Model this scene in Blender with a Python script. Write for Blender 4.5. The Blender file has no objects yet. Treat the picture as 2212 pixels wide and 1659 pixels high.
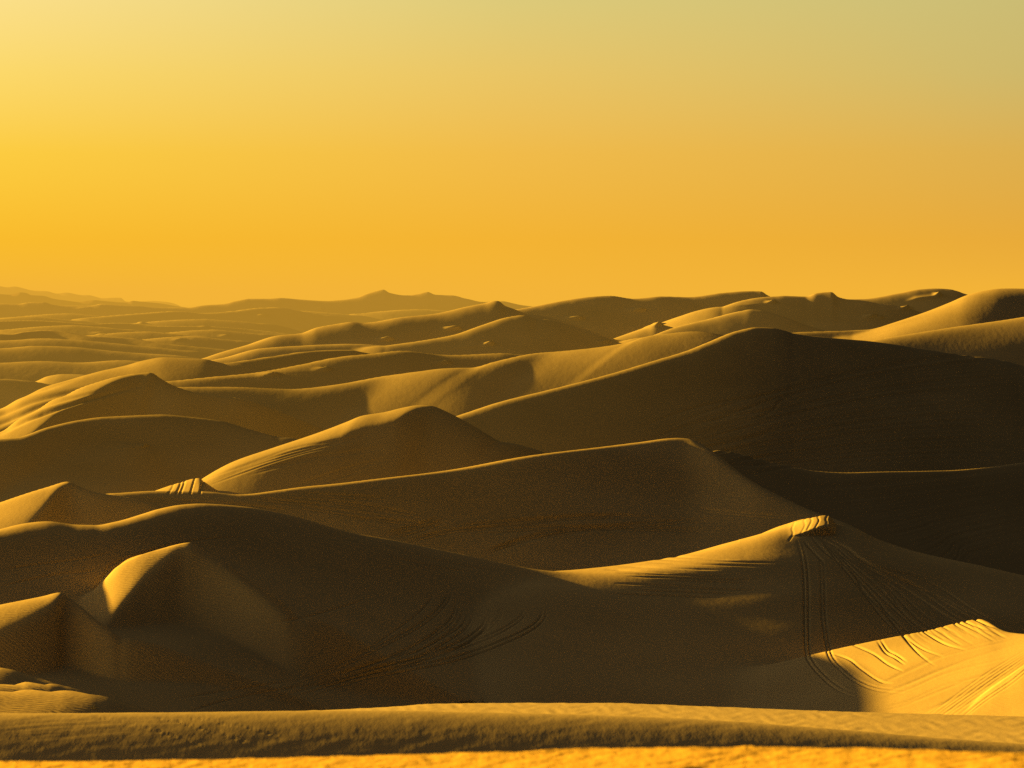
import bpy, math, random
import numpy as np

# ------------------------------------------------------------------ frame of reference
# Distances in metres. The viewpoint is the origin; x right, y into the desert, z up.
F = 8400.0            # focal length in units of 1/2212 of the frame width
CX, HY = 1106.0, 655.0   # optical axis column, horizon row
SUN_AZ = math.radians(55)      # left of the view axis
SUN_EL = math.radians(10.0)
rng = np.random.default_rng(7)
random.seed(7)

# ------------------------------------------------------------------ helpers
def pchip(x, y, xi):
    x = np.asarray(x, float); y = np.asarray(y, float)
    if len(x) == 1: return np.full_like(xi, y[0])
    h = np.diff(x); d = np.diff(y) / h
    m = np.zeros_like(x)
    if len(x) > 2:
        w1 = 2*h[1:] + h[:-1]; w2 = h[1:] + 2*h[:-1]
        ok = d[:-1]*d[1:] > 0
        with np.errstate(all='ignore'):
            mm = (w1+w2) / (w1/d[:-1] + w2/d[1:])
        m[1:-1] = np.where(ok, mm, 0)
        m[0] = d[0]; m[-1] = d[-1]
    else:
        m[:] = d[0]
    k = np.clip(np.searchsorted(x, xi) - 1, 0, len(x)-2)
    t = (xi - x[k]) / h[k]
    t = np.clip(t, 0, 1)
    return ((2*t**3-3*t**2+1)*y[k] + (t**3-2*t**2+t)*h[k]*m[k]
            + (-2*t**3+3*t**2)*y[k+1] + (t**3-t**2)*h[k]*m[k+1])

def lin(pts, xi):
    if not isinstance(pts, (list, tuple)): return np.full(len(xi), float(pts))
    p = np.array(pts, float)
    return pchip(p[:, 0], p[:, 1], np.clip(xi, p[0, 0], p[-1, 0]))

def smooth1(a, n):
    if n < 1: return a
    k = np.hanning(2*n+3)[1:-1]; k /= k.sum()
    return np.convolve(np.pad(a, n, mode='reflect'), k, mode='valid')

STEP = 2.2
PX = np.concatenate([np.linspace(-2300, -370, 30), np.arange(-330, 2545, STEP), np.linspace(2585, 4600, 30)])      # columns of the terrain, well beyond the view on both sides
U = (PX - CX) / F
NC = len(PX)

class Noise:
    """smooth world-space undulation from a sum of warped sines"""
    def __init__(s, seed, n=9, stretch=1.0):
        r = np.random.default_rng(seed)
        s.a = r.uniform(0, 2*np.pi, n); s.k = 2*np.pi*np.exp(r.uniform(-.6, .6, n))
        s.ph = r.uniform(0, 2*np.pi, n); s.st = stretch
    def __call__(s, x, y):
        o = np.zeros_like(x)
        wx = x + .25*np.sin(2.1*y + 1.3); wy = y + .25*np.sin(1.9*x + .4)
        for a, k, p in zip(s.a, s.k, s.ph):
            o += np.sin(k*(np.cos(a)*wx*s.st + np.sin(a)*wy) + p)
        return o / math.sqrt(len(s.a))

# ------------------------------------------------------------------ dune ridges
RIDGES = {}
def ridge(group, D, pts, s=.35, r=4.0, L=1e5, pf=-.05, anchor=None, sb=.3, rb=None, ends=.4, ew=.008, sm=3, sw=60, sl=14.0, skew=0.0, s2=None, on=None, brk=None, s3=.4, seff=None):
    """One ridge: crest seen at (column,row) pts, D metres away at column `anchor`.
    s: steepness of the near face, r: roundness of the crest (m), L: length over which the face flattens,
    pf: sideways slope wanted on the near face, which bends the ridge in plan; lower down the face it
    fades to its average over sw columns within sl metres; skew slants its pattern."""
    if on is not None:      # stands `on` metres in front of the sand already there at its anchor point
        rw = float(pchip([q[0] for q in pts], [q[1] for q in pts], np.array([float(anchor)]))[0])
        D = surf_D(group, anchor, rw) - on
        print('placed', group, anchor, 'D %.1f' % D)
    p = np.array(pts, float)
    x0, x1 = p[0, 0], p[-1, 0]
    row = pchip(p[:, 0], p[:, 1], np.clip(PX, x0, x1))
    row = smooth1(row, sm)
    e = (HY - row) / F
    open_l, open_r = x0 <= 0, x1 >= 2212
    dl = np.maximum(0, x0 - PX) / F; dr = np.maximum(0, PX - x1) / F
    dl = np.sqrt(dl*dl+ew*ew)-ew; dr = np.sqrt(dr*dr+ew*ew)-ew      # the ends sink gradually
    e -= dl*(.03 if open_l else ends) + dr*(.03 if open_r else ends) + .25*(np.maximum(0, -330-PX)+np.maximum(0, PX-2545))/F
    de = np.gradient(e, U)
    P = smooth1(lin(pf, PX), 6)
    rr_ = smooth1(lin(r, PX), 8)
    se = s if s2 is None else s2     # slope of the lower face
    wp = (de - P + (s*np.gradient(rr_, U)/D if s2 is None else 0)) / max((seff or se) + float(-e.mean()), .08)
    inside = (PX >= x0) & (PX <= x1)
    wp = smooth1(np.where(inside, wp, 0), 3 if ew < .001 else 14)
    w = np.concatenate([[0], np.cumsum(.5*(wp[1:]+wp[:-1])*np.diff(U))])
    a = anchor if anchor is not None else .5*(max(x0, 0)+min(x1, 2212))
    w -= np.interp(a, PX, w)
    w = .5*np.tanh(w/.5)
    yc = D*np.exp(w)
    G = e*yc - se*yc + (s*rr_ if s2 is None else 0)
    RIDGES.setdefault(group, []).append(dict(yc=yc, zc=e*yc, G=G, Gs=smooth1(G, sw), s=s, s2=s2, brk=(smooth1(lin(brk, PX), 4) if brk is not None else None), s3=s3, r=rr_, L=L, sb=lin(sb, PX), rb=smooth1(lin(rb if rb is not None else r, PX), 8), sl=sl, skew=skew))

def H_ridge(R, y):
    """y: (NC, M) -> z"""
    dy = R['yc'][:, None] - y
    f = np.maximum(dy, 0); b = np.maximum(-dy, 0)
    r = R['r'][:, None]; rb = R['rb'][:, None]
    xf = np.sqrt(f*f + r*r) - r
    xb = np.sqrt(b*b + rb*rb) - rb
    G0 = R['G'][:, None]; Gs = R['Gs'][:, None]
    k = np.exp(-f/R['sl'])
    if R['skew']:
        Gx = np.interp((PX[:, None] + R['skew']*f).ravel(), PX, R['G']-R['Gs']).reshape(f.shape)
    else: Gx = G0 - Gs
    lift = (Gs + Gx*k) - G0
    L = R['L']; s = R['s']
    if R['s2'] is not None: fall = (s-R['s2'])*L*(1-np.exp(-xf/L)) + R['s2']*xf
    else: fall = s*xf
    if R['brk'] is not None:      # a brink part way down, with a steep slip face below it
        t = f - R['brk'][:, None]
        fall = fall + R['s3']*.5*(t+np.sqrt(t*t+1.6))
    return R['zc'][:, None] + lift - fall - R['sb'][:, None]*xb

def surf_D(group, px, row):
    j = int(np.argmin(abs(PX-px))); y = np.linspace(20, 1, 1)
    Rs = RIDGES[group]
    y = np.linspace(min(R['yc'][j] for R in Rs)*.5, max(R['yc'][j] for R in Rs)*1.02, 6000)
    z = np.full(len(y), -1e9)
    for R in Rs:
        R1 = {k: (v[j:j+1] if isinstance(v, np.ndarray) else v) for k, v in R.items()}; R1['skew'] = 0
        z = np.maximum(z, H_ridge(R1, y[None, :])[0])
    r = HY-F*z/y
    k = np.argmax(r <= row)
    return float(y[k])
#SPEC_BEGIN
# ---- 0 blurred sand lip at the photographer's feet
ridge(0, 15.5, [(-300,1642),(0,1652),(400,1650),(740,1641),(1100,1632),(1456,1623),(1800,1624),(2212,1636),(2500,1642)], s=-.01, r=.3, pf=.12, sb=.25, rb=.5)
# ---- 1 near dune behind it
ridge(1, 52, [(0,1544),(200,1543),(420,1541),(729,1538),(850,1538),(1000,1541),(1200,1545),(1456,1554),(1764,1575),(1969,1592),(2212,1610),(2500,1622)],
      s=.35, r=1.0, pf=[(0,.0),(1100,-.01),(2212,-.05)])
ridge(1, 72, [(700,1545),(850,1537),(930,1531),(1100,1529),(1300,1529),(1456,1534),(1800,1548),(2212,1560),(2500,1570)], s=.05, r=5, pf=.08, ends=.1)
# ---- 2 small mounds at the left
ridge(2, 150, [(-100,1496),(0,1494),(60,1492),(130,1492),(180,1496),(230,1505),(270,1520),(320,1540),(360,1556)], s=.25, r=3, pf=[(0,.02),(150,-.02),(320,-.3)], sl=4)
ridge(2, 166, [(-100,1477),(0,1477),(60,1477),(105,1478),(145,1486),(200,1500)], s=.3, r=1, pf=-.05)
ridge(2, 180, [(-100,1444),(0,1449),(20,1452),(75,1468),(120,1479),(160,1492),(200,1510)], s=.3, r=4, pf=-.05)
# ---- 3 middle dunes
ridge(3, 300, [(-100,1170),(0,1143),(58,1133),(102,1130),(167,1136),(205,1136),(246,1128),(308,1109),(342,1099),(393,1090),(430,1088),(520,1095),(620,1115),(750,1150),(850,1167),(1000,1203),(1100,1227),(1180,1241),(1260,1256)],
      s=.42, s2=.11, seff=.2, L=10, r=9, pf=[(-100,-.18),(150,-.2),(300,-.26),(600,-.28),(900,-.25),(1200,-.2)], anchor=1000, sl=10, sw=90)
ridge(3, 300, [(1080,1256),(1180,1242),(1240,1240),(1300,1235),(1456,1206),(1600,1170),(1690,1143),(1745,1135),(1797,1140),(1835,1145),(1900,1170),(1969,1190),(2105,1223),(2212,1250),(2500,1330)],
      s=.44, s2=.16, seff=.22, L=7, r=26, pf=[(1080,-.19),(1500,-.24),(1700,-.25),(1850,-.22),(2212,-.22)], anchor=1180, sl=10, sw=90)
ridge(3, 0, [(150,1318),(176,1292),(215,1262),(262,1216),(300,1198),(340,1189),(411,1173),(424,1180),(440,1190),(490,1217),(540,1255),(590,1290),(640,1330)], s=.28, r=1.8, pf=[(150,.25),(262,.2),(330,.11),(400,.0),(520,-.12),(640,-.18)], anchor=405, on=14, sb=.45, rb=.5, sl=12, sw=40, sm=9, ends=.6, brk=[(150,12),(262,9),(330,5),(400,2),(460,1.5),(640,3)], s3=.3)
ridge(3, 0, [(-100,1335),(0,1305),(40,1296),(90,1285),(138,1274),(144,1279),(166,1294),(200,1325),(260,1370)], s=.25, r=2.5, pf=[(0,.12),(60,.07),(130,.0),(200,-.15),(260,-.25)], anchor=120, on=14, sm=6, brk=[(-100,7),(0,6.4),(79,5),(120,3.4),(140,1),(166,.3)], s3=.5, sb=.45, rb=.5, sl=30, sw=20)
ridge(3, 0, [(1655,1434),(1750,1412),(1900,1383),(2000,1362),(2110,1336),(2126,1335),(2150,1352),(2174,1365),(2212,1370),(2500,1400)], s=.12, r=.6, pf=[(1640,.2),(2212,.24)], sb=.3, rb=.5, anchor=1670, on=2.2, sm=12, sw=90, ends=.2, ew=.0001)
ridge(3, 0, [(2040,1600),(2081,1553),(2105,1519),(2140,1485),(2174,1461),(2212,1437),(2500,1330)], s=.2, r=1, pf=.22, anchor=2120, on=.5)
# ---- 4
ridge(4, 440, [(-100,1120),(0,1083),(102,1049),(152,1035),(164,1042),(205,1059),(222,1063),(300,1080),(360,1100)], s=.25, r=3, pf=[(0,.15),(80,.06),(152,-.02),(260,-.14)], sl=12, skew=2, sw=40, sm=6, brk=[(-100,26),(0,22),(80,12),(150,2),(250,1)], s3=.28, sb=.5, rb=1)
ridge(4, 470, [(250,1065),(328,1062),(450,1063),(513,1068),(600,1058),(649,1052),(729,1046),(985,1011),(1173,984),(1378,953),(1464,943),(1494,946),(1517,960),(1548,984),(1593,1015),(1644,1052),(1702,1080),(1764,1107),(1835,1136),(1950,1200),(2100,1300)],
      s=.45, s2=.2, L=25, r=4, pf=[(0,-.09),(1350,-.09),(1600,-.14)], anchor=800, sm=9)
ridge(4, 482, [(300,1075),(328,1062),(376,1045),(431,1032),(441,1040),(470,1060)], s=.25, r=6, pf=.12, anchor=430)
# ---- 5
ridge(5, 560, [(400,1060),(437,1036),(500,1003),(581,974),(680,938),(756,908),(780,898),(831,890),(872,880),(905,875),(931,876),(960,888),(1000,910),(1080,960)], s=.34, r=14, pf=[(400,.1),(560,.02),(800,-.05),(900,-.08),(1000,-.12)], anchor=700, sl=30, skew=3, sw=70, sm=8, brk=[(400,3),(600,9),(850,10),(931,3),(1080,2)], s3=.14)
ridge(5, 640, [(1500,990),(1555,973),(1661,995),(1764,1015),(1850,1021),(1935,1022),(2037,1018),(2130,1008),(2212,997),(2500,960)], s=.5, r=2, pf=-.3)
ridge(5, 620, [(-100,955),(0,946),(34,943),(102,922),(171,907),(225,901),(342,899.6),(410,905),(478,912),(533,926),(600,945)], s=.4, s2=.15, L=30, r=6, pf=-.09)
ridge(5, 606, [(40,950),(68,944),(110,942),(130,939),(150,941),(260,955)], s=.3, r=2, pf=-.08, s2=.15, L=12)
ridge(5, 700, [(900,922),(987,896),(1071,871),(1173,847),(1310,810),(1412,779),(1485,757),(1524,741),(1593,714),(1634,706.5),(1668,708),(1695,714),(1716,721),(1798,731),(1883,738),(1969,748),(2071,764),(2174,782),(2212,793),(2500,850)],
      s=.5, r=4, pf=[(900,-.07),(1300,-.12),(1650,-.22),(2212,-.28)], anchor=1300, sl=30)
# ---- 6
ridge(6, 800, [(-100,960),(0,928),(51,895),(137,851),(205,828),(273,811),(331,806),(334,809),(359,827),(383,839),(420,850),(480,860)], s=.3, r=12, pf=[(0,.17),(120,.09),(260,.02),(400,-.12)], anchor=200, sl=25, skew=1.5, sw=70, sm=5, brk=[(-100,40),(0,30),(200,12),(331,2.5),(480,1)], s3=.25, sb=.5, rb=1)
ridge(6, 850, [(320,850),(383,839),(440,838),(513,837),(629,839),(684,835),(756,825),(831,811),(893,803),(968,795),(1020,794),(1071,781),(1156,765),(1207,761),(1310,748),(1361,738),(1395,727),(1430,722),(1500,716),(1600,730)], s=.32, r=9,
      pf=[(300,-.06),(620,-.06),(810,-.08),(910,.18),(960,.15),(1040,-.02),(1150,-.14),(1260,.17),(1330,.16),(1450,.0)], anchor=900, skew=4.5, sl=60, sw=90)
ridge(6, 880, [(1800,760),(1880,737),(1969,721),(2071,704),(2212,685),(2500,640)], s=.36, r=10, pf=-.05)
ridge(6, 960, [(380,824),(470,813),(547,804),(650,787),(729,773),(797,766),(876,757),(968,763.5),(1078,762),(1130,768)], s=.36, r=6, pf=-.06)
ridge(6, 980, [(-100,900),(0,886),(51,857),(102,834),(171,813),(212,803),(273,789),(308,779),(359,771),(437,774),(480,785)], s=.33, r=40, pf=[(0,-.0),(350,-.06)], anchor=200)
ridge(6, 1000, [(340,804),(355,801),(478,786),(581,772),(684,758),(756,755),(800,762)], s=.4, r=3, pf=-.1)
ridge(6, 1010, [(1650,724),(1709,719),(1798,716),(1880,712),(1900,711)], s=.32, r=4, pf=-.05)
ridge(6, 1020, [(1840,722),(1880,712),(1935,693.5),(2003,669.5),(2054,649),(2088,635),(2122,628),(2157,625),(2212,627),(2500,640)], s=.34, r=55,
      pf=[(1850,-.0),(2050,-.03),(2150,-.1)], anchor=1900, sl=40)
# ---- 7
ridge(7, 1300, [(380,790),(437,774),(478,760),(530,745),(598,724),(649,719),(684,707),(729,699),(760,695),(785,697),(866,685),(934,678),(1013,661),(1047,655),(1071,650),(1078,651),(1091,661),(1108,667),(1140,680)], s=.35, r=12, pf=-.07, anchor=800, sm=1)
ridge(7, 1230, [(420,785),(480,775),(560,755),(640,748),(700,744),(760,742),(860,748)], s=.35, r=10, pf=-.07)
ridge(7, 1240, [(830,745),(900,737),(980,725),(1040,705),(1100,686),(1130,682),(1160,690)], s=.35, r=6, pf=-.08)
ridge(7, 1450, [(1000,690),(1060,677),(1122,668),(1163,661),(1207,652.5),(1276,642),(1317,639.5),(1368,645.6),(1430,640.5),(1485,642),(1559,633),(1620,628.5),(1644,629),(1658,637),(1690,650),(1750,670)], s=.33, r=6, pf=-.07, anchor=1400, sm=1)
ridge(7, 1400, [(1560,665),(1600,652),(1640,644),(1675,640.5),(1695,639),(1740,640),(1764,632),(1796,629.5),(1811,640.5),(1829,645),(1863,648),(1900,655)], s=.33, r=8, pf=-.07, sm=1)
ridge(7, 1340, [(1250,755),(1300,740),(1366,717),(1400,705),(1416,698),(1440,704),(1480,715)], s=.3, r=14, pf=-.05)
ridge(7, 1300, [(1400,728),(1456,707),(1524,690),(1600,671),(1622,667.5),(1640,669),(1690,682),(1740,702),(1800,720)], s=.3, r=7, pf=-.07)
ridge(7, 1600, [(1780,660),(1829,646),(1863,645),(1935,632),(1986,622),(2020,620),(2054,623),(2088,635),(2130,650),(2200,665)], s=.33, r=8, pf=-.07)
# ---- 8 far dune field
ridge(8, 1900, [(-100,815),(0,818),(60,822),(113,830),(200,836),(300,850)], s=.3, r=8, pf=-.08)
ridge(8, 1960, [(60,830),(82,822),(102,813),(137,808),(174,809),(230,818)], s=.3, r=30, pf=.0)
ridge(8, 2400, [(-100,716),(0,721),(20,722),(51,717),(102,713),(137,716),(191,726),(239,728),(284,731),(342,741),(410,748),(485,755),(560,765)], s=.25, r=8, pf=-.08, s2=.08, L=50)
ridge(8, 3300, [(-100,700),(0,693.5),(68,692),(137,695),(205,699),(250,697),(290,699),(342,704),(444,705),(513,709),(564,714),(615,720),(700,735)], s=.3, r=8, pf=-.08, s2=.08, L=50)
ridge(8, 3900, [(200,685),(300,677),(380,672),(440,676),(500,672),(560,665),(600,664),(640,670),(700,680)], s=.3, r=8, pf=-.08)
ridge(8, 4500, [(-300,655),(0,655),(40,656),(61,652.5),(92,652),(120,659),(191,661),(219,657),(260,659),(294,660),(330,663),(403,664),(437,659),(478,656.5),(507,650),(537,645),(580,645),(605,643),(649,647),(701,650),(763,644),(797,632),(828,625),(842,632),(876,638),(900,635),(924,630),(941,637),(975,638),(1002,644),(1043,652),(1084,650),(1122,658),(1160,662),(1300,680)], s=.3, r=12, pf=-.06, sm=1)
ridge(8, 2150, [(-100,750),(0,752),(80,747),(150,749),(230,757),(300,763),(380,768),(460,780)], s=.25, r=20, pf=-.09)
ridge(8, 2050, [(-100,786),(0,784),(90,780),(170,783),(260,778),(330,782),(400,792)], s=.22, r=20, pf=-.09)
ridge(8, 2280, [(-100,738),(20,735),(90,731),(160,734),(240,741),(330,750),(400,757)], s=.25, r=20, pf=-.09)
for D_, r0_, xs_ in ((3700,683,(0,120)),(3500,689,(330,520)),(3100,702,(60,230)),(2900,712,(380,520)),(2700,716,(230,380)),(4100,671,(560,720)),(4000,677,(60,210)),(4200,668,(820,980)),(2500,726,(330,470))):
    xm_ = (xs_[0]*.4+xs_[1]*.6)
    ridge(8, D_, [(xs_[0]-40,r0_+9),(xs_[0],r0_+5),((xs_[0]+xm_)/2,r0_+1.5),(xm_,r0_),(xm_+12,r0_+.8),(xs_[1],r0_+5),(xs_[1]+40,r0_+9)], s=.22, r=14, pf=-.09, sm=4)
# ---- 9 mountains
ridge(9, 6200, [(-300,600),(-100,618),(0,628.5),(20,630),(32,626),(44,623),(56,625),(68,632),(96,634),(113,640),(137,644),(171,649),(186,646),(202,644),(222,647),(273,651),(287,646),(304,648),(342,652),(376,659),(400,663),(460,672)], s=.5, r=8, pf=-.02, sm=0)
ridge(10, 9500, [(-300,590),(-100,604),(0,615),(14,618),(31,616.5),(51,622),(68,627),(103,629),(123,634),(144,631),(178,637),(192,637),(222,642),(260,641.5),(273,648),(328,647),(355,649),(383,654),(400,662),(460,672)], s=.5, r=8, pf=-.02, sm=0)
#SPEC_END

# ------------------------------------------------------------------ global height function
ORDER = sorted(RIDGES)
ALL = [(g, R) for g in ORDER for R in RIDGES[g]]
LSE = 2.2 / F
n1 = Noise(1); n2 = Noise(2, stretch=.6)
def H_all(y, near_g):
    """height over (columns, y) using only ridges of neighbouring groups"""
    E = None
    for g, R in ALL:
        if abs(g-near_g) > 1: continue
        e = H_ridge(R, y) / y
        q = LSE*(1.8 if near_g == 3 else 1)
        E = e if E is None else np.logaddexp(E/q, e/q)*q
    z = E*y
    x = U[:, None]*y
    if near_g == 0:
        z = z + .0055*n2(x/.36, y/.2)*(.6+.4*n1(x/1.3, y/1.1)) + .0018*n1(x/.15, y/.1)
    if near_g == 1:
        z = z + .0045*n2(x/.28, y/.8)*np.clip((y-56)/5, 0, 1) + .0012*n1(x/.5, y/.35)
    if near_g >= 2:
        z = z + .15*(y/400)*n1(x/(y.mean()*.06), y/(y.mean()*.06)) * (.12 if near_g >= 8 else .5 if near_g == 7 else 1)
    return z

def boundaries():
    B = []
    for a, b in zip(ORDER[:-1], ORDER[1:]):
        mx = np.max([R['yc'] for R in RIDGES[a]], axis=0); mn = np.min([R['yc'] for R in RIDGES[b]], axis=0)
        bad = mx > mn
        if bad.any(): print('ORDER overlap', a, b, 'cols', bad.sum(), float((mx-mn).max()))
        B.append(smooth1(.55*mx + .45*mn, 12))
    return B
B = boundaries()

for g in ORDER:
    for i, R in enumerate(RIDGES[g]): print('ridge', g, i, 'D %.0f..%.0f' % (R['yc'].min(), R['yc'].max()))

#EDIT_BEGIN
def catmull(pts, n=8):
    p = np.array(pts, float)
    if len(p) < 3: return p
    q = np.vstack([2*p[0]-p[1], p, 2*p[-1]-p[-2]]); o = []
    t = np.linspace(0, 1, n, endpoint=False)[:, None]
    for i in range(1, len(q)-2):
        a, b_, c, d = q[i-1], q[i], q[i+1], q[i+2]
        o.append(.5*((2*b_)+(-a+c)*t+(2*a-5*b_+4*c-d)*t*t+(-a+3*b_-3*c+d)*t**3))
    return np.vstack(o+[p[-1:]])
def sdist(px, row, line, ref=None):
    """distance (signed towards ref) of points to an open polyline; row offsets weigh the same as columns"""
    best = np.full(px.shape, 1e9); sg = np.ones(px.shape)
    A = line[:-1]; Bp = line[1:]
    tpar = np.zeros(px.shape)
    n = len(A)
    for i, (a, b_) in enumerate(zip(A, Bp)):
        d = b_-a; l2 = max(d@d, 1e-9)
        t = np.clip(((px-a[0])*d[0]+(row-a[1])*d[1])/l2, 0, 1)
        ex = px-a[0]-t*d[0]; ey = row-a[1]-t*d[1]
        q = ex*ex+ey*ey
        m = q < best-1e-6
        best = np.where(m, q, best)
        if ref is not None: sg = np.where(m, np.sign(d[0]*(row-a[1])-d[1]*(px-a[0])+1e-12), sg)
        tpar = np.where(m, (i+t)/n, tpar)
    best = np.sqrt(best)
    if ref is None: return best, tpar
    r_, s_ = sdist_sign(ref, line)
    return best*sg*s_
def sdist_sign(ref, line):
    bq = 1e18; s_ = 1
    for a, b_ in zip(line[:-1], line[1:]):
        d = b_-a; l2 = max(d@d, 1e-9); t = min(max(((ref[0]-a[0])*d[0]+(ref[1]-a[1])*d[1])/l2, 0), 1)
        q = (ref[0]-a[0]-t*d[0])**2+(ref[1]-a[1]-t*d[1])**2
        if q < bq-1e-6: bq = q; s_ = math.copysign(1, d[0]*(ref[1]-a[1])-d[1]*(ref[0]-a[0])+1e-12)
    return bq, s_
EDITS = {}
def lobe(group, H, foot, wf, brink, wb, ref, soft=1.0):
    """a drift of sand H metres high that rises over wf from its windward foot and drops within wb at its brink"""
    EDITS.setdefault(group, []).append(('lobe', H, catmull(foot), wf, catmull(brink), wb, ref))
def track(group, pts, w=3.0, h=.05, gap=0, fade=True):
    """a groove pressed into the sand; gap>0 makes a pair of wheel ruts"""
    c = catmull(pts, 6)
    if gap:
        d = np.gradient(c, axis=0); nrm = np.stack([-d[:, 1], d[:, 0]], 1)/np.maximum(np.hypot(d[:, 0], d[:, 1]), 1e-6)[:, None]
        EDITS.setdefault(group, []).append(('track', c+nrm*gap/2, w, h, fade)); EDITS[group].append(('track', c-nrm*gap/2, w, h, fade))
    else: EDITS.setdefault(group, []).append(('track', c, w, h, fade))
#LOBES_BEGIN
# drifts lying on the big faces
# broken knob on the tracked peak
lobe(3, .75, [(1600,1175),(1650,1160),(1700,1158)], 90, [(1640,1120),(1745,1118),(1800,1120),(1806,1150),(1797,1166),(1740,1170),(1690,1172),(1630,1185)], 15, (1760,1145))
for a_ in ((1712,1150),(1738,1140),(1752,1135),(1768,1138),(1785,1146)):
    track(3, [(a_[0]+4,a_[1]-16),(a_[0]-1,a_[1]-6),(a_[0]+1,a_[1]+4),(a_[0]-8,a_[1]+18)], w=random.uniform(1.5,2.4), h=random.uniform(.03,.08), fade=False)
# tyre tracks sweeping round the hollow
T = [[(1177,1314),(1170,1338),(1139,1362),(1088,1386),(1037,1406),(968,1427),(866,1447),(763,1468),(650,1512)],
 [(1136,1318),(1122,1338),(1071,1369),(1002,1396),(934,1417),(832,1441),(746,1465),(600,1515)],
 [(1057,1328),(1047,1352),(1019,1376),(982,1396),(934,1413),(866,1434),(763,1458),(640,1500)],
 [(1016,1331),(1002,1355),(961,1382),(900,1413),(832,1430),(729,1461),(560,1512)],
 [(972,1270),(965,1297),(934,1331),(883,1365),(814,1400),(729,1441),(600,1490)],
 [(934,1273),(931,1294),(900,1328),(849,1365),(797,1400),(729,1434),(640,1470)],
 [(960,1340),(940,1365),(905,1390),(850,1415),(780,1440),(700,1470)]]
for i, t_ in enumerate(T): track(3, t_, w=1.8, h=[.10,.07,.11,.08,.07,.06,.06][i], gap=[9,7,10,12,7,0,0][i])
for k in range(9):
    o_ = random.uniform(-70,60); q_ = random.uniform(-12,12)
    track(3, [(1050+o_,1300+q_),(1035+o_,1345+q_),(985+o_,1385+q_),(905+o_*.8,1420+q_),(800+o_*.6,1452+q_*.7),(640+o_*.5,1505+q_*.6)], w=1.6, h=random.uniform(.025,.06))
for t_ in ([(790,1294),(763,1304),(729,1314),(650,1335),(540,1352)], [(729,1150),(800,1168),(900,1199),(1000,1222),(1090,1237)], [(760,1170),(850,1203),(950,1226),(1030,1238)],
           [(700,1150),(800,1182),(900,1222),(1000,1240)], [(0,1232),(68,1221),(171,1208),(260,1190)], [(51,1256),(137,1242),(222,1228)], [(0,1268),(90,1246),(180,1232)],
           [(191,1290),(220,1250),(236,1222),(273,1205),(325,1189),(400,1172)], [(195,1270),(232,1236),(270,1212),(340,1183),(440,1165),(560,1160)], [(400,1540),(480,1515),(600,1490),(760,1468)], [(380,1510),(500,1490),(640,1470)]):
    track(3, t_, w=2.3, h=.06)
# ruts running down from the peak
V = [([(1726,1164),(1736,1205),(1741,1253),(1742,1331),(1743,1400),(1753,1430),(1784,1465),(1815,1488),(1852,1504)], 11, .14),
 ([(1774,1195),(1777,1246),(1779,1331),(1787,1393),(1798,1424),(1825,1451),(1852,1471),(1897,1488),(1969,1495)], 9, .11),
 ([(1750,1155),(1770,1180),(1798,1205),(1839,1232),(1866,1277),(1911,1324),(1955,1379),(1986,1413),(2023,1441)], 0, .16),
 ([(1887,1283),(1914,1324),(1950,1370),(1990,1400),(2040,1420)], 0, .1), ([(1897,1380),(1914,1406),(1934,1417),(1958,1434)], 9, .13),
 ([(1832,1389),(1883,1410),(1917,1434),(1952,1451)], 0, .12), ([(1791,1410),(1832,1423),(1859,1444),(1900,1471),(1930,1476)], 0, .13),
 ([(1914,1270),(1952,1324),(1989,1359),(2037,1389),(2090,1405)], 0, .13), ([(1760,1160),(1800,1176),(1830,1200),(1850,1215)], 0, .2), ([(1780,1160),(1820,1178),(1850,1195)], 0, .18),
 ([(1800,1160),(1840,1176),(1880,1190)], 0, .15), ([(1735,1168),(1760,1195),(1780,1215)], 0, .2), ([(1820,1165),(1870,1185),(1900,1200)], 0, .12)]
for p_, gp, hh in V: track(3, p_, w=1.9, h=hh*.7, gap=gp*.8)
for k in range(12):
    o_ = k*14
    track(3, [(1770+k*4,1158+k*1.5),(1800+o_*.6,1200+k*2),(1850+o_,1262+random.uniform(-8,8)),(1900+o_*1.5,1330+random.uniform(-8,8)),(1950+o_*1.7,1380-k*2)], w=1.7, h=random.uniform(.07,.16))
for k in range(16):
    x_ = 1960+k*11; y_ = 1352-k*1.6+random.uniform(-4,4); l_ = random.uniform(25,60)
    track(3, [(x_,y_+12),(x_+l_*.5,y_+12+l_*.42),(x_+l_,y_+12+l_*.7)], w=1.9, h=random.uniform(.01,.035))
for k in range(9):
    track(3, [(1990+k*11+random.uniform(-4,4),1556),(2060+k*9,1505+k*1),(2130+k*8,1455+k*2),(2225+k*3,1398+k*3)], w=1.8, h=random.uniform(.012,.045))
for k in range(14):
    y_ = 1380+k*9; x_ = 1905+random.uniform(-20,30)
    track(3, [(x_,y_+95-k*2),(x_+70,y_+62),(x_+160,y_+25),(2225,y_-14)], w=3, h=random.uniform(.006,.02))
for k in range(12):
    y_ = 1203+k*7.5; x_ = 1360+random.uniform(-60,60); l_ = random.uniform(160,300)
    track(3, [(x_,y_-3),(x_+l_*.5,y_+1),(x_+l_,y_+6)], w=1.9, h=random.uniform(.05,.1))
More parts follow.
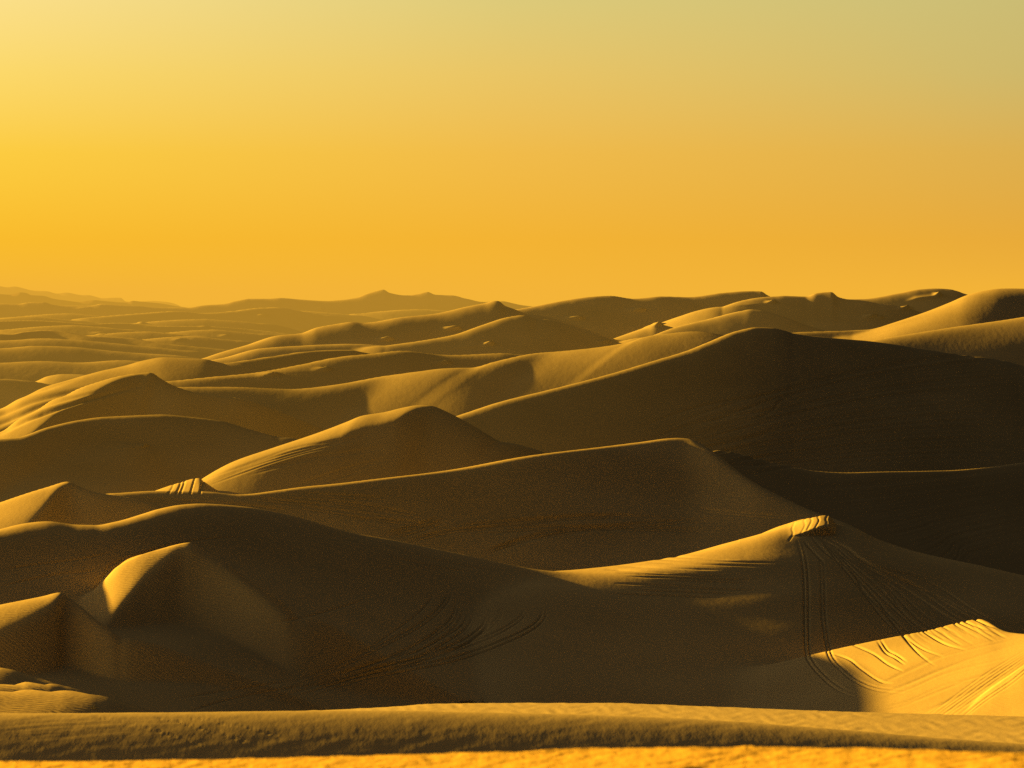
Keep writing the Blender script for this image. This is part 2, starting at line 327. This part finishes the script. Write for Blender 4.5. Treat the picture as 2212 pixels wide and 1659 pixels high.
# group 4: the long shaded face
for t_ in ([(729,1116),(832,1123),(917,1133),(990,1146)], [(1000,1143),(1173,1123),(1310,1116),(1485,1123)], [(832,1157),(900,1136),(950,1120)], [(850,1160),(910,1143),(965,1122)], [(975,1140),(1071,1130),(1242,1116),(1400,1114)],
           [(1043,1198),(1105,1174),(1242,1147),(1413,1130),(1600,1122)], [(883,1171),(960,1150),(1071,1138),(1200,1130)], [(560,1072),(660,1080),(756,1088),(850,1104),(930,1120)], [(620,1065),(740,1072),(840,1078)],
           [(520,1074),(640,1086),(760,1100),(880,1118)], [(1060,1190),(1130,1165),(1260,1140),(1500,1135)], [(640,1095),(760,1110),(880,1130)], [(1000,1152),(1200,1140),(1400,1143),(1600,1148)],
           [(280,1078),(400,1084),(520,1092),(640,1108)], [(1500,1100),(1600,1110),(1700,1118)]):
    track(4, t_, w=2.2, h=.19, gap=6)
for k in (0,1.3,1.9,3.6,5.2): track(4, [(364+k*13,1068-random.uniform(0,3)),(372+k*13+random.uniform(-2,2),1052-k*2),(374+k*13,1040-k*2)], w=random.uniform(1.4,2.2), h=random.uniform(.05,.13), fade=False)
# group 5
for t_ in ([(437,1042),(513,1012),(581,988),(649,967),(756,949),(810,937)], [(440,1050),(520,1020),(600,992),(680,970),(756,958)], [(533,1025),(649,994),(756,978),(840,965)], [(636,1052),(684,1035),(756,1011),(850,988)],
           [(660,1054),(720,1032),(800,1008)], [(470,1030),(560,998),(640,975),(720,955)]):
    track(5, t_, w=2.3, h=.09, gap=5)
for k in range(26):
    o_ = -70+k*8+random.uniform(-3,3); x_ = random.uniform(-60,120)
    track(5, [(1420+x_,968+o_*.55),(1560+x_,925+o_*.7),(1700,898+o_*.85),(1866,866+o_),(2040,846+o_*1.1),(2240,836+o_*1.2)], w=2.2, h=random.uniform(.08,.2))
for k in range(26):
    o_ = k*9+random.uniform(-3,3)
    track(5, [(1700+k*16,1050+o_*.9),(1850+k*10,1045+o_*.8),(2000+k*4,1030+o_*.75),(2240,1004+o_*.7)], w=2.2, h=random.uniform(.04,.12))
# near dune: wheel marks and footprints
for t_ in ([(-10,1577),(137,1562),(308,1557),(420,1556)], [(-10,1586),(120,1573),(250,1566)], [(-10,1600),(150,1586),(300,1572)], [(-10,1566),(90,1556),(200,1552)], [(1900,1588),(2050,1590),(2230,1600)], [(1800,1571),(2000,1570),(2230,1580)]):
    track(1, t_, w=2.5, h=.005, gap=7)
for A_, B_, n_ in (((205,1549),(430,1606),46), ((342,1551),(535,1603),44), ((420,1552),(600,1588),26)):
    for k in range(n_):
        f_ = max(0, (k+random.uniform(-.3,.3))/n_); x_ = A_[0]+(B_[0]-A_[0])*f_; y_ = A_[1]+(B_[1]-A_[1])*(f_**1.2)+random.uniform(-2,2)
        track(1, [(x_-6,y_-.8),(x_,y_),(x_+7,y_+.6)], w=1.5, h=.0035, fade=False)
# smaller drifts of the far dunes, each with its own windward slope and slip side
def drift(g, x, y, w_, h_, H):
    lobe(g, H, [(x-w_*.55,y+h_*.9),(x-w_*.2,y-h_*.2),(x+w_*.3,y-h_*.6)], w_*.5, [(x-w_*.6,y+h_),(x,y+h_*.75),(x+w_*.55,y+h_*.2),(x+w_*.6,y-h_*.5),(x,y-h_*1.1)], h_*.35, (x+w_*.2,y))
rr = random.Random(11)
for x_,y_,w_,h_,H_ in ((262,699,80,5,2.6),(655,668,70,6,3.5),(610,712,80,6,3),(395,708,90,5,2.6),(150,722,120,8,2),(330,735,110,7,2),(440,727,90,6,2.4),(520,683,90,7,3.4),(120,668,120,7,3)):
    drift(8, x_, y_, w_, h_, H_)
for a_, b_, c_ in (((-20,925),(120,868),(300,822)), ((-20,905),(90,862),(240,830)), ((-20,945),(100,890),(260,840)), ((-20,880),(60,850),(180,815)), ((-20,868),(80,832),(220,800)), ((60,905),(170,865),(330,826))):
    track(6, [a_, ((a_[0]+b_[0])/2, (a_[1]+b_[1])/2-2), b_, c_], w=5, h=.42)
for x_,y_,w_,h_,H_ in ((1385,703,70,9,2.2),(1010,745,90,9,2.2),(1250,740,110,7,1.6),(1600,716,60,6,1.2),(1820,686,120,9,2.4),(1870,688,60,7,2.0),(1900,668,110,9,2.4),(1990,640,70,12,3),(1620,655,90,8,2),(1160,690,160,10,2),(900,712,150,10,2.2),(760,735,140,9,2),(1300,672,150,9,2)):
    drift(7, x_, y_, w_, h_, H_)
for x_,y_,w_,h_,H_ in ((500,812,160,12,1.4),(620,800,150,10,1.2),(880,785,150,9,1.2),(1730,740,60,5,.8)):
    drift(6, x_, y_, w_, h_, H_)
drift(5, 275, 965, 70, 8, .7)
#LOBES_END
def sstep(t): t = np.clip(t, 0, 1); return t*t*(3-2*t)
def edits(g, px, row, x, y, z):
    dz = np.zeros_like(z)
    for e in EDITS.get(g, []):
        if e[0] == 'lobe':
            _, H, A, wf, Bk, wb, ref = e
            al = np.vstack([A, Bk]); m0 = max(wf, wb)+abs(H)
            x0, y0 = al.min(0)-4; x1, y1 = al.max(0)+4
            m = (px > x0) & (px < x1) & (row > y0) & (row < y1)
            if not m.any(): continue
            pa, ra = px[m], row[m]
            da = sdist(pa, ra, A, ref); db = sdist(pa, ra, Bk, ref)
            f = sstep(da/wf)*np.clip(db/wb, 0, 1)
            dz[m] += H*f
        else:
            _, c, w_, h, fade = e
            x0, y0 = c.min(0)-4*w_; x1, y1 = c.max(0)+4*w_
            m = (px > x0) & (px < x1) & (row > y0) & (row < y1)
            if not m.any(): continue
            d, t = sdist(px[m], row[m], c)
            f = -np.exp(-(d/w_)**2*1.2) + (.05 if h<.5 else 0)*np.exp(-((d-1.9*w_)/(.8*w_))**2)
            if fade: f = f*np.clip(t*5, 0, 1)*np.clip((1-t)*5, 0, 1)
            dz[m] += h*f
    return z+dz
#EDIT_END

def build_sheet(g, name, y0, y1, nr, nf, mat, label=None, flat=.35):
    t = np.linspace(0, 1, nf)[None, :]
    y = y0[:, None]*(y1/y0)[:, None]**t
    z = H_all(y, g)
    row = HY - F*z/y
    d = np.abs(np.diff(row, axis=1)); d = d/np.maximum(d.sum(1, keepdims=True), 1e-9)
    # the slopes that face the camera get most of the rows
    up = np.diff(row, axis=1) < 0
    d = d*np.where(up, 1, .3); d = d/np.maximum(d.sum(1, keepdims=True), 1e-9)
    d = (1-flat)*d + flat/(nf-1)
    c = np.concatenate([np.zeros((NC, 1)), np.cumsum(d, axis=1)], axis=1)
    tt = np.linspace(0, 1, nr)
    yy = np.empty((NC, nr))
    for j in range(NC):
        yy[j] = np.interp(tt*c[j, -1], c[j], y[j])
    zz = H_all(yy, g)
    xx = U[:, None]*yy
    px = np.broadcast_to(PX[:, None], yy.shape)
    zz = edits(g, px, HY - F*zz/yy, xx, yy, zz)
    co = np.stack([xx, yy, zz], -1).reshape(-1, 3).astype(np.float32)
    idx = np.arange(NC*nr).reshape(NC, nr)
    q = np.stack([idx[:-1, :-1], idx[1:, :-1], idx[1:, 1:], idx[:-1, 1:]], -1).reshape(-1).astype(np.int32)
    me = bpy.data.meshes.new(name)
    nq = len(q)//4
    me.vertices.add(len(co)); me.vertices.foreach_set('co', co.ravel())
    me.loops.add(len(q)); me.loops.foreach_set('vertex_index', q)
    me.polygons.add(nq); me.polygons.foreach_set('loop_start', np.arange(0, len(q), 4, dtype=np.int32))
    me.polygons.foreach_set('use_smooth', np.ones(nq, dtype=bool))
    me.update(calc_edges=True)
    me.materials.append(mat)
    o = bpy.data.objects.new(name, me); bpy.context.scene.collection.objects.link(o)
    o['kind'] = 'structure'
    if label: o['label'] = label
    return o

# ------------------------------------------------------------------ materials
def nodes_of(m):
    m.use_nodes = True; nt = m.node_tree; nt.nodes.clear(); return nt
def sand(name, base=(.60, .475, .25), var=.12, ripple=.12, ripple_h=.01, wave=0):
    m = bpy.data.materials.new(name); nt = nodes_of(m); N = nt.nodes; K = nt.links.new
    out = N.new('ShaderNodeOutputMaterial'); bs = N.new('ShaderNodeBsdfPrincipled')
    bs.inputs['Roughness'].default_value = 1; bs.inputs['Specular IOR Level'].default_value = 0
    geo = N.new('ShaderNodeNewGeometry')
    no = N.new('ShaderNodeTexNoise'); no.inputs['Scale'].default_value = .05; no.inputs['Detail'].default_value = 8
    K(geo.outputs['Position'], no.inputs['Vector'])
    rp = N.new('ShaderNodeMapRange'); rp.inputs[1].default_value = .3; rp.inputs[2].default_value = .7
    rp.inputs[3].default_value = 1-var; rp.inputs[4].default_value = 1+var
    K(no.outputs['Fac'], rp.inputs[0])
    mul = N.new('ShaderNodeVectorMath'); mul.operation = 'SCALE'; mul.inputs[0].default_value = base
    K(rp.outputs[0], mul.inputs['Scale']); K(mul.outputs[0], bs.inputs['Base Color'])
    # wind ripples across the wind
    mp = N.new('ShaderNodeMapping'); mp.inputs['Rotation'].default_value = (0, 0, math.radians(25))
    mp.inputs['Scale'].default_value = (1/ripple, .35/ripple, .35/ripple)
    K(geo.outputs['Position'], mp.inputs['Vector'])
    rn = N.new('ShaderNodeTexNoise'); rn.inputs['Scale'].default_value = 1; rn.inputs['Detail'].default_value = 2
    K(mp.outputs[0], rn.inputs['Vector'])
    b1 = N.new('ShaderNodeBump'); b1.inputs['Distance'].default_value = ripple_h; b1.inputs['Strength'].default_value = 1
    K(rn.outputs['Fac'], b1.inputs['Height'])
    if wave:
        wm = N.new('ShaderNodeMapping'); wm.inputs['Rotation'].default_value = (0, 0, math.radians(-62))
        wt = N.new('ShaderNodeTexWave'); wt.wave_type = 'BANDS'; wt.bands_direction = 'X'
        wt.inputs['Scale'].default_value = .314/wave; wt.inputs['Distortion'].default_value = 7; wt.inputs['Detail'].default_value = 2; wt.inputs['Detail Scale'].default_value = .6
        K(geo.outputs['Position'], wm.inputs['Vector']); K(wm.outputs[0], wt.inputs['Vector'])
        b2 = N.new('ShaderNodeBump'); b2.inputs['Distance'].default_value = wave*.05; K(wt.outputs['Fac'], b2.inputs['Height']); K(b1.outputs[0], b2.inputs['Normal'])
        K(b2.outputs[0], bs.inputs['Normal'])
    else: K(b1.outputs[0], bs.inputs['Normal'])
    K(bs.outputs[0], out.inputs['Surface'])
    return m

# ------------------------------------------------------------------ build
sand_near = sand('rippled_sand', base=(.80,.52,.11), ripple=.05, ripple_h=.006)
sand_a = sand('sand_close', ripple=.11, ripple_h=.0035)
sand_b = sand('sand_dune_fill_lit', base=(.69, .53, .25), ripple=.5, ripple_h=.012, wave=.28)  # base colour lightened in place of fill light on the middle dunes
sand_c = sand('sand_dune_shade_dark', base=(.52, .41, .21), ripple=1.2, ripple_h=.025)  # shade put into the base colour: darker sand deepens the right-hand dune
sand_d = sand('sand_far', ripple=8, ripple_h=.15)
rock = sand('mountain_rock', base=(.25, .18, .12), ripple=60, ripple_h=8)
first = np.full(NC, 9.0)
last = np.full(NC, 11500.0)
Y = [first] + B + [last]
INFO = {
 0: ('foreground_ground', 500, 600, sand_near, 'out of focus rippled bright sand closest to the viewer'),
 1: ('near_dune_terrain', 460, 900, sand_a, 'low dune crossing the whole picture behind the blurred sand'),
 2: ('mound_terrain', 90, 900, sand_b, 'small rounded sand mounds left, behind the near dune'),
 3: ('tracked_dune_terrain', 1100, 1500, sand_b, 'large dunes scored by tyre tracks with a broken sandy peak'),
 4: ('ridge_dune_terrain', 450, 1200, sand_b, 'long shaded dune ridge with thin sunlit crest'),
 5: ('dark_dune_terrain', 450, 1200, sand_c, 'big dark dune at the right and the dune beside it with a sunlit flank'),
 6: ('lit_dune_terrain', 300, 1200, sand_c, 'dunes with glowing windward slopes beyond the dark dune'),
 7: ('skyline_dune_terrain', 420, 1400, sand_d, 'dunes forming the skyline'),
 8: ('distant_dune_terrain', 900, 2500, sand_d, 'hazy far dune field'),
 9: ('distant_mountains', 60, 600, rock, 'hazy dark mountain range on the horizon'),
 10: ('faint_mountains', 60, 600, rock, 'faintest mountain range behind the first one'),
}
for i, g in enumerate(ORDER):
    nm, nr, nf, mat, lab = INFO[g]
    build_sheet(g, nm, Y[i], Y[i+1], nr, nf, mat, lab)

# ------------------------------------------------------------------ plants rooted in the sand
def leaf_mat(name, col):
    m = bpy.data.materials.new(name); nt = nodes_of(m); N = nt.nodes; K = nt.links.new
    out = N.new('ShaderNodeOutputMaterial'); b = N.new('ShaderNodeBsdfPrincipled'); b.inputs['Roughness'].default_value = .9
    n = N.new('ShaderNodeTexNoise'); n.inputs['Scale'].default_value = 9; r = N.new('ShaderNodeValToRGB')
    r.color_ramp.elements[0].color = (*[c*.5 for c in col], 1); r.color_ramp.elements[1].color = (*[c*1.5 for c in col], 1)
    K(n.outputs['Fac'], r.inputs[0]); K(r.outputs[0], b.inputs['Base Color']); K(b.outputs[0], out.inputs['Surface']); return m
twig_m = leaf_mat('dry_twig', (.07, .05, .03)); leaf_m = leaf_mat('dry_leaf', (.05, .05, .02))
def mesh_obj(name, v, f, mat, parent):
    me = bpy.data.meshes.new(name); me.from_pydata(v, [], f); me.materials.append(mat); me.update()
    o = bpy.data.objects.new(name, me); sc0.collection.objects.link(o); o.parent = parent; return o
sc0 = bpy.context.scene
def tube(v, f, pts, rad):
    n0 = len(v)
    for i, (x, y, z) in enumerate(pts):
        r = rad*(1-.75*i/(len(pts)-1))
        for k in range(4):
            a = k*math.pi/2; v.append((x+r*math.cos(a), y+r*math.sin(a), z))
    for i in range(len(pts)-1):
        for k in range(4):
            a = n0+i*4+k; b = n0+i*4+(k+1) % 4; f.append((a, b, b+4, a+4))
def shrub(name, label, cat, group, g, px, row, width, height, n, leafy, seed):
    r = random.Random(seed); D = surf_D(g, px, row); x = (px-CX)/F*D; z = (HY-row)/F*D
    e = bpy.data.objects.new(name, None); sc0.collection.objects.link(e); e.location = (x, D, z-.03)
    e['label'] = label; e['category'] = cat
    v, f, lv, lf = [], [], [], []
    for i in range(n):
        bx = r.uniform(-.5, .5)*width*.8; by = r.uniform(-.3, .3)*width
        h = height*r.uniform(.4, 1)*(1-.6*abs(bx)/(width*.5)); lx = r.uniform(-.5, .5)*h; ly = r.uniform(-.4, .4)*h
        pts = [(bx, by, -.05), (bx+lx*.3, by+ly*.3, h*.4), (bx+lx*.7, by+ly*.7, h*.75), (bx+lx, by+ly, h)]
        tube(v, f, pts, .012)
        for k in range(leafy):
            t = r.uniform(.25, 1); a = r.uniform(0, 6.28); s_ = r.uniform(.03, .07)
            cx_, cy_, cz_ = bx+lx*t+r.uniform(-.06, .06), by+ly*t+r.uniform(-.06, .06), h*t
            dx, dy, dz_ = s_*math.cos(a), s_*math.sin(a), s_*r.uniform(.2, 1.2); m0 = len(lv)
            lv += [(cx_, cy_, cz_), (cx_+dx-dy*.3, cy_+dy+dx*.3, cz_+dz_*.5), (cx_+dx*2, cy_+dy*2, cz_+dz_), (cx_+dx+dy*.3, cy_+dy-dx*.3, cz_+dz_*.4)]
            lf.append((m0, m0+1, m0+2, m0+3))
    if group: e['group'] = group
    mesh_obj('stem' if n == 1 else 'twigs', v, f, twig_m, e)
    if lf: mesh_obj('foliage', lv, lf, leaf_m, e)
shrub('desert_shrub', 'dark ragged low shrub just right of the upright dead stem, below the shaded dune', 'shrub', 'shrubs at the foot of the shaded dune', 3, 1010, 1522, 1.3, .42, 60, 9, 3)
shrub('dead_stump', 'short upright dark dead stem at the left end of the ragged shrub', 'dead stem', None, 3, 988, 1518, .03, .5, 1, 0, 4)
shrub('desert_shrub', 'long flat dark shrub hugging the near dune crest, right of the grass tuft', 'shrub', 'shrubs at the foot of the shaded dune', 3, 1085, 1527, 1.8, .3, 70, 8, 5)
shrub('grass_tuft', 'thin wispy dry tuft standing between the two dark shrubs', 'grass tuft', None, 3, 1043, 1522, .3, .5, 12, 6, 6)
shrub('dry_weed', 'tiny pale dry weed on the small rounded mound at the left', 'weed', None, 2, 203, 1530, .25, .28, 8, 1, 7)

# ------------------------------------------------------------------ haze: dusty air whose own emission stands in for scattered sunlight
def prism(name, foot, z0, z1, mat):
    n = len(foot)
    v = [(x, y, z0) for x, y in foot]+[(x, y, z1) for x, y in foot]
    f = [tuple(range(n))[::-1], tuple(range(n, 2*n))]+[(i, (i+1) % n, n+(i+1) % n, n+i) for i in range(n)]
    me = bpy.data.meshes.new(name); me.from_pydata(v, [], f); me.materials.append(mat); me.update()
    o = bpy.data.objects.new(name, me); bpy.context.scene.collection.objects.link(o); return o
def haze_mat(name, sigma, col):
    m = bpy.data.materials.new(name); nt = nodes_of(m); N = nt.nodes; K = nt.links.new
    out = N.new('ShaderNodeOutputMaterial')
    ab = N.new('ShaderNodeVolumeAbsorption'); ab.inputs['Color'].default_value = (0, 0, 0, 1); ab.inputs['Density'].default_value = sigma
    em = N.new('ShaderNodeEmission'); em.inputs['Color'].default_value = (*col, 1); em.inputs['Strength'].default_value = sigma  # the orange glow is emitted by the volume, not scattered from the sun
    ad = N.new('ShaderNodeAddShader'); K(ab.outputs[0], ad.inputs[0]); K(em.outputs[0], ad.inputs[1]); K(ad.outputs[0], out.inputs['Volume'])
    return m
hz = prism('haze', [(-60, 60), (150, 1300), (9000, 3000), (9000, 26000), (-9000, 26000), (-9000, 60)], -900, 75, haze_mat('glowing_dust_haze', .00011, (.90, .468, .042)))  # front slants nearer at the left, so its glow lifts the shade there
hz2 = prism('haze', [(-9000, 1750), (9000, 2100), (9000, 26000), (-9000, 26000)], -900, 60, haze_mat('far_glowing_dust_haze', .00006, (.90, .42, .034)))
hz2['kind'] = 'structure'; hz2['label'] = 'thicker orange dust haze with added glow over the far valley below the mountains'
hz['kind'] = 'structure'; hz['label'] = 'orange dusty haze with added glow over the dunes, reaching nearer at the left'

# ------------------------------------------------------------------ world
sc = bpy.context.scene
w = bpy.data.worlds.new('World'); sc.world = w; w.use_nodes = True
nt = w.node_tree; nt.nodes.clear(); N = nt.nodes; K = nt.links.new
out = N.new('ShaderNodeOutputWorld'); bg = N.new('ShaderNodeBackground'); K(bg.outputs[0], out.inputs[0])
tc = N.new('ShaderNodeTexCoord'); sx = N.new('ShaderNodeSeparateXYZ'); K(tc.outputs['Generated'], sx.inputs[0])
def math_(op, a, b=None, clamp=False):
    n = N.new('ShaderNodeMath'); n.operation = op; n.use_clamp = clamp
    for i, v in enumerate((a, b)):
        if v is None: continue
        if isinstance(v, (int, float)): n.inputs[i].default_value = v
        else: K(v, n.inputs[i])
    return n.outputs[0]
el = math_('SQRT', math_('MAXIMUM', sx.outputs['Z'], 0.0))
def s2l(c): return tuple((v/255/12.92 if v/255 <= .04045 else ((v/255+.055)/1.055)**2.4) for v in c)
def ramp(stops):
    n = N.new('ShaderNodeValToRGB'); r = n.color_ramp
    while len(r.elements) > 1: r.elements.remove(r.elements[-1])
    for i, (e, c) in enumerate(stops):
        p = math.sqrt(e)
        el_ = r.elements[0] if i == 0 else r.elements.new(p)
        el_.position = p; el_.color = (*c, 1)
    K(el, n.inputs[0]); return n.outputs[0]
def row_e(r): return (HY-r)/F
UP = [(.16, (.25, .18, .09)), (.4, (.088, .07, .047)), (1.0, (.044, .040, .037))]
L_ = ramp([(0, s2l((250,191,34))), (row_e(520), s2l((253,192,32))), (row_e(330), s2l((254,208,66))), (row_e(160), s2l((253,220,110))), (row_e(0), s2l((252,226,140)))] + UP)
C_ = ramp([(0, s2l((246,183,45))), (row_e(520), s2l((243,178,46))), (row_e(330), s2l((240,188,76))), (row_e(160), s2l((232,198,104))), (row_e(0), s2l((219,203,124)))] + UP)
R_ = ramp([(0, s2l((229,169,60))), (row_e(520), s2l((226,165,58))), (row_e(330), s2l((220,175,80))), (row_e(160), s2l((207,184,106))), (row_e(0), s2l((203,188,116)))] + UP)
uu = math_('DIVIDE', sx.outputs['X'], math_('MAXIMUM', sx.outputs['Y'], .05))
def mixc(f, a, b):
    n = N.new('ShaderNodeMix'); n.data_type = 'RGBA'; K(f, n.inputs[0]); K(a, n.inputs[6]); K(b, n.inputs[7]); return n.outputs[2]
fl = math_('DIVIDE', math_('ADD', uu, .1317), .1317, True)
fr = math_('DIVIDE', uu, .1317, True)
vis = mixc(fr, mixc(fl, L_, C_), R_)
# the sky away from the sun is dimmer
sxn, syn = -math.sin(SUN_AZ), math.cos(SUN_AZ)
dt = math_('ADD', math_('MULTIPLY', sx.outputs['X'], sxn), math_('MULTIPLY', sx.outputs['Y'], syn))
mr = N.new('ShaderNodeMapRange'); mr.inputs[1].default_value = -.55; mr.inputs[2].default_value = .4; mr.inputs[3].default_value = .04; mr.inputs[4].default_value = 1
K(dt, mr.inputs[0])
sc_ = N.new('ShaderNodeVectorMath'); sc_.operation = 'SCALE'; K(vis, sc_.inputs[0]); mg = N.new('ShaderNodeMapRange'); mg.inputs[1].default_value = .71; mg.inputs[2].default_value = 1; mg.inputs[3].default_value = 1; mg.inputs[4].default_value = 6.5
K(dt, mg.inputs[0]); K(math_('MULTIPLY', mr.outputs[0], mg.outputs[0]), sc_.inputs['Scale'])
# physical sky adds the broad daylight dome overhead
sky = N.new('ShaderNodeTexSky'); sky.sky_type = 'NISHITA'; sky.sun_disc = False; sky.sun_elevation = SUN_EL; sky.sun_rotation = -SUN_AZ
sky.dust_density = 5
skm = N.new('ShaderNodeVectorMath'); skm.operation = 'SCALE'; K(sky.outputs[0], skm.inputs[0])
msk = N.new('ShaderNodeMapRange'); msk.inputs[1].default_value = .08; msk.inputs[2].default_value = .3; msk.inputs[3].default_value = 0; msk.inputs[4].default_value = .004
K(sx.outputs['Z'], msk.inputs[0]); K(msk.outputs[0], skm.inputs['Scale'])
ad = N.new('ShaderNodeVectorMath'); ad.operation = 'ADD'; K(sc_.outputs[0], ad.inputs[0]); K(skm.outputs[0], ad.inputs[1])
# below the horizon: dark desert
lo = math_('GREATER_THAN', sx.outputs['Z'], -.0005)
gr = N.new('ShaderNodeRGB'); gr.outputs[0].default_value = (.05, .03, .012, 1)
K(mixc(lo, gr.outputs[0], ad.outputs[0]), bg.inputs['Color']); bg.inputs['Strength'].default_value = 1

sl = bpy.data.lights.new('sun', 'SUN'); sl.energy = 16; sl.angle = math.radians(.8); sl.color = (1, .56, .06)
so = bpy.data.objects.new('sun', sl); sc.collection.objects.link(so)
from mathutils import Vector
sd = Vector((-math.sin(SUN_AZ)*math.cos(SUN_EL), math.cos(SUN_AZ)*math.cos(SUN_EL), math.sin(SUN_EL)))
so.rotation_euler = sd.to_track_quat('Z', 'Y').to_euler()

# ------------------------------------------------------------------ camera
cam = bpy.data.cameras.new('camera'); co = bpy.data.objects.new('camera', cam); sc.collection.objects.link(co)
co.location = (0, 0, 0); co.rotation_euler = (math.radians(90), 0, 0)
cam.sensor_width = 36; cam.lens = 36*F/2212; cam.shift_y = (HY-829.5)/2212
cam.clip_start = 1; cam.clip_end = 60000
cam.dof.use_dof = True; cam.dof.focus_distance = 330; cam.dof.aperture_fstop = 9
sc.camera = co
sc.view_settings.view_transform = 'Standard'; sc.view_settings.look = 'None'; sc.view_settings.exposure = 0; sc.view_settings.gamma = 1
sc.cycles.max_bounces = 3; sc.cycles.diffuse_bounces = 2; sc.cycles.volume_bounces = 0
sc.cycles.use_denoising = False; sc.cycles.sample_clamp_indirect = 1.0
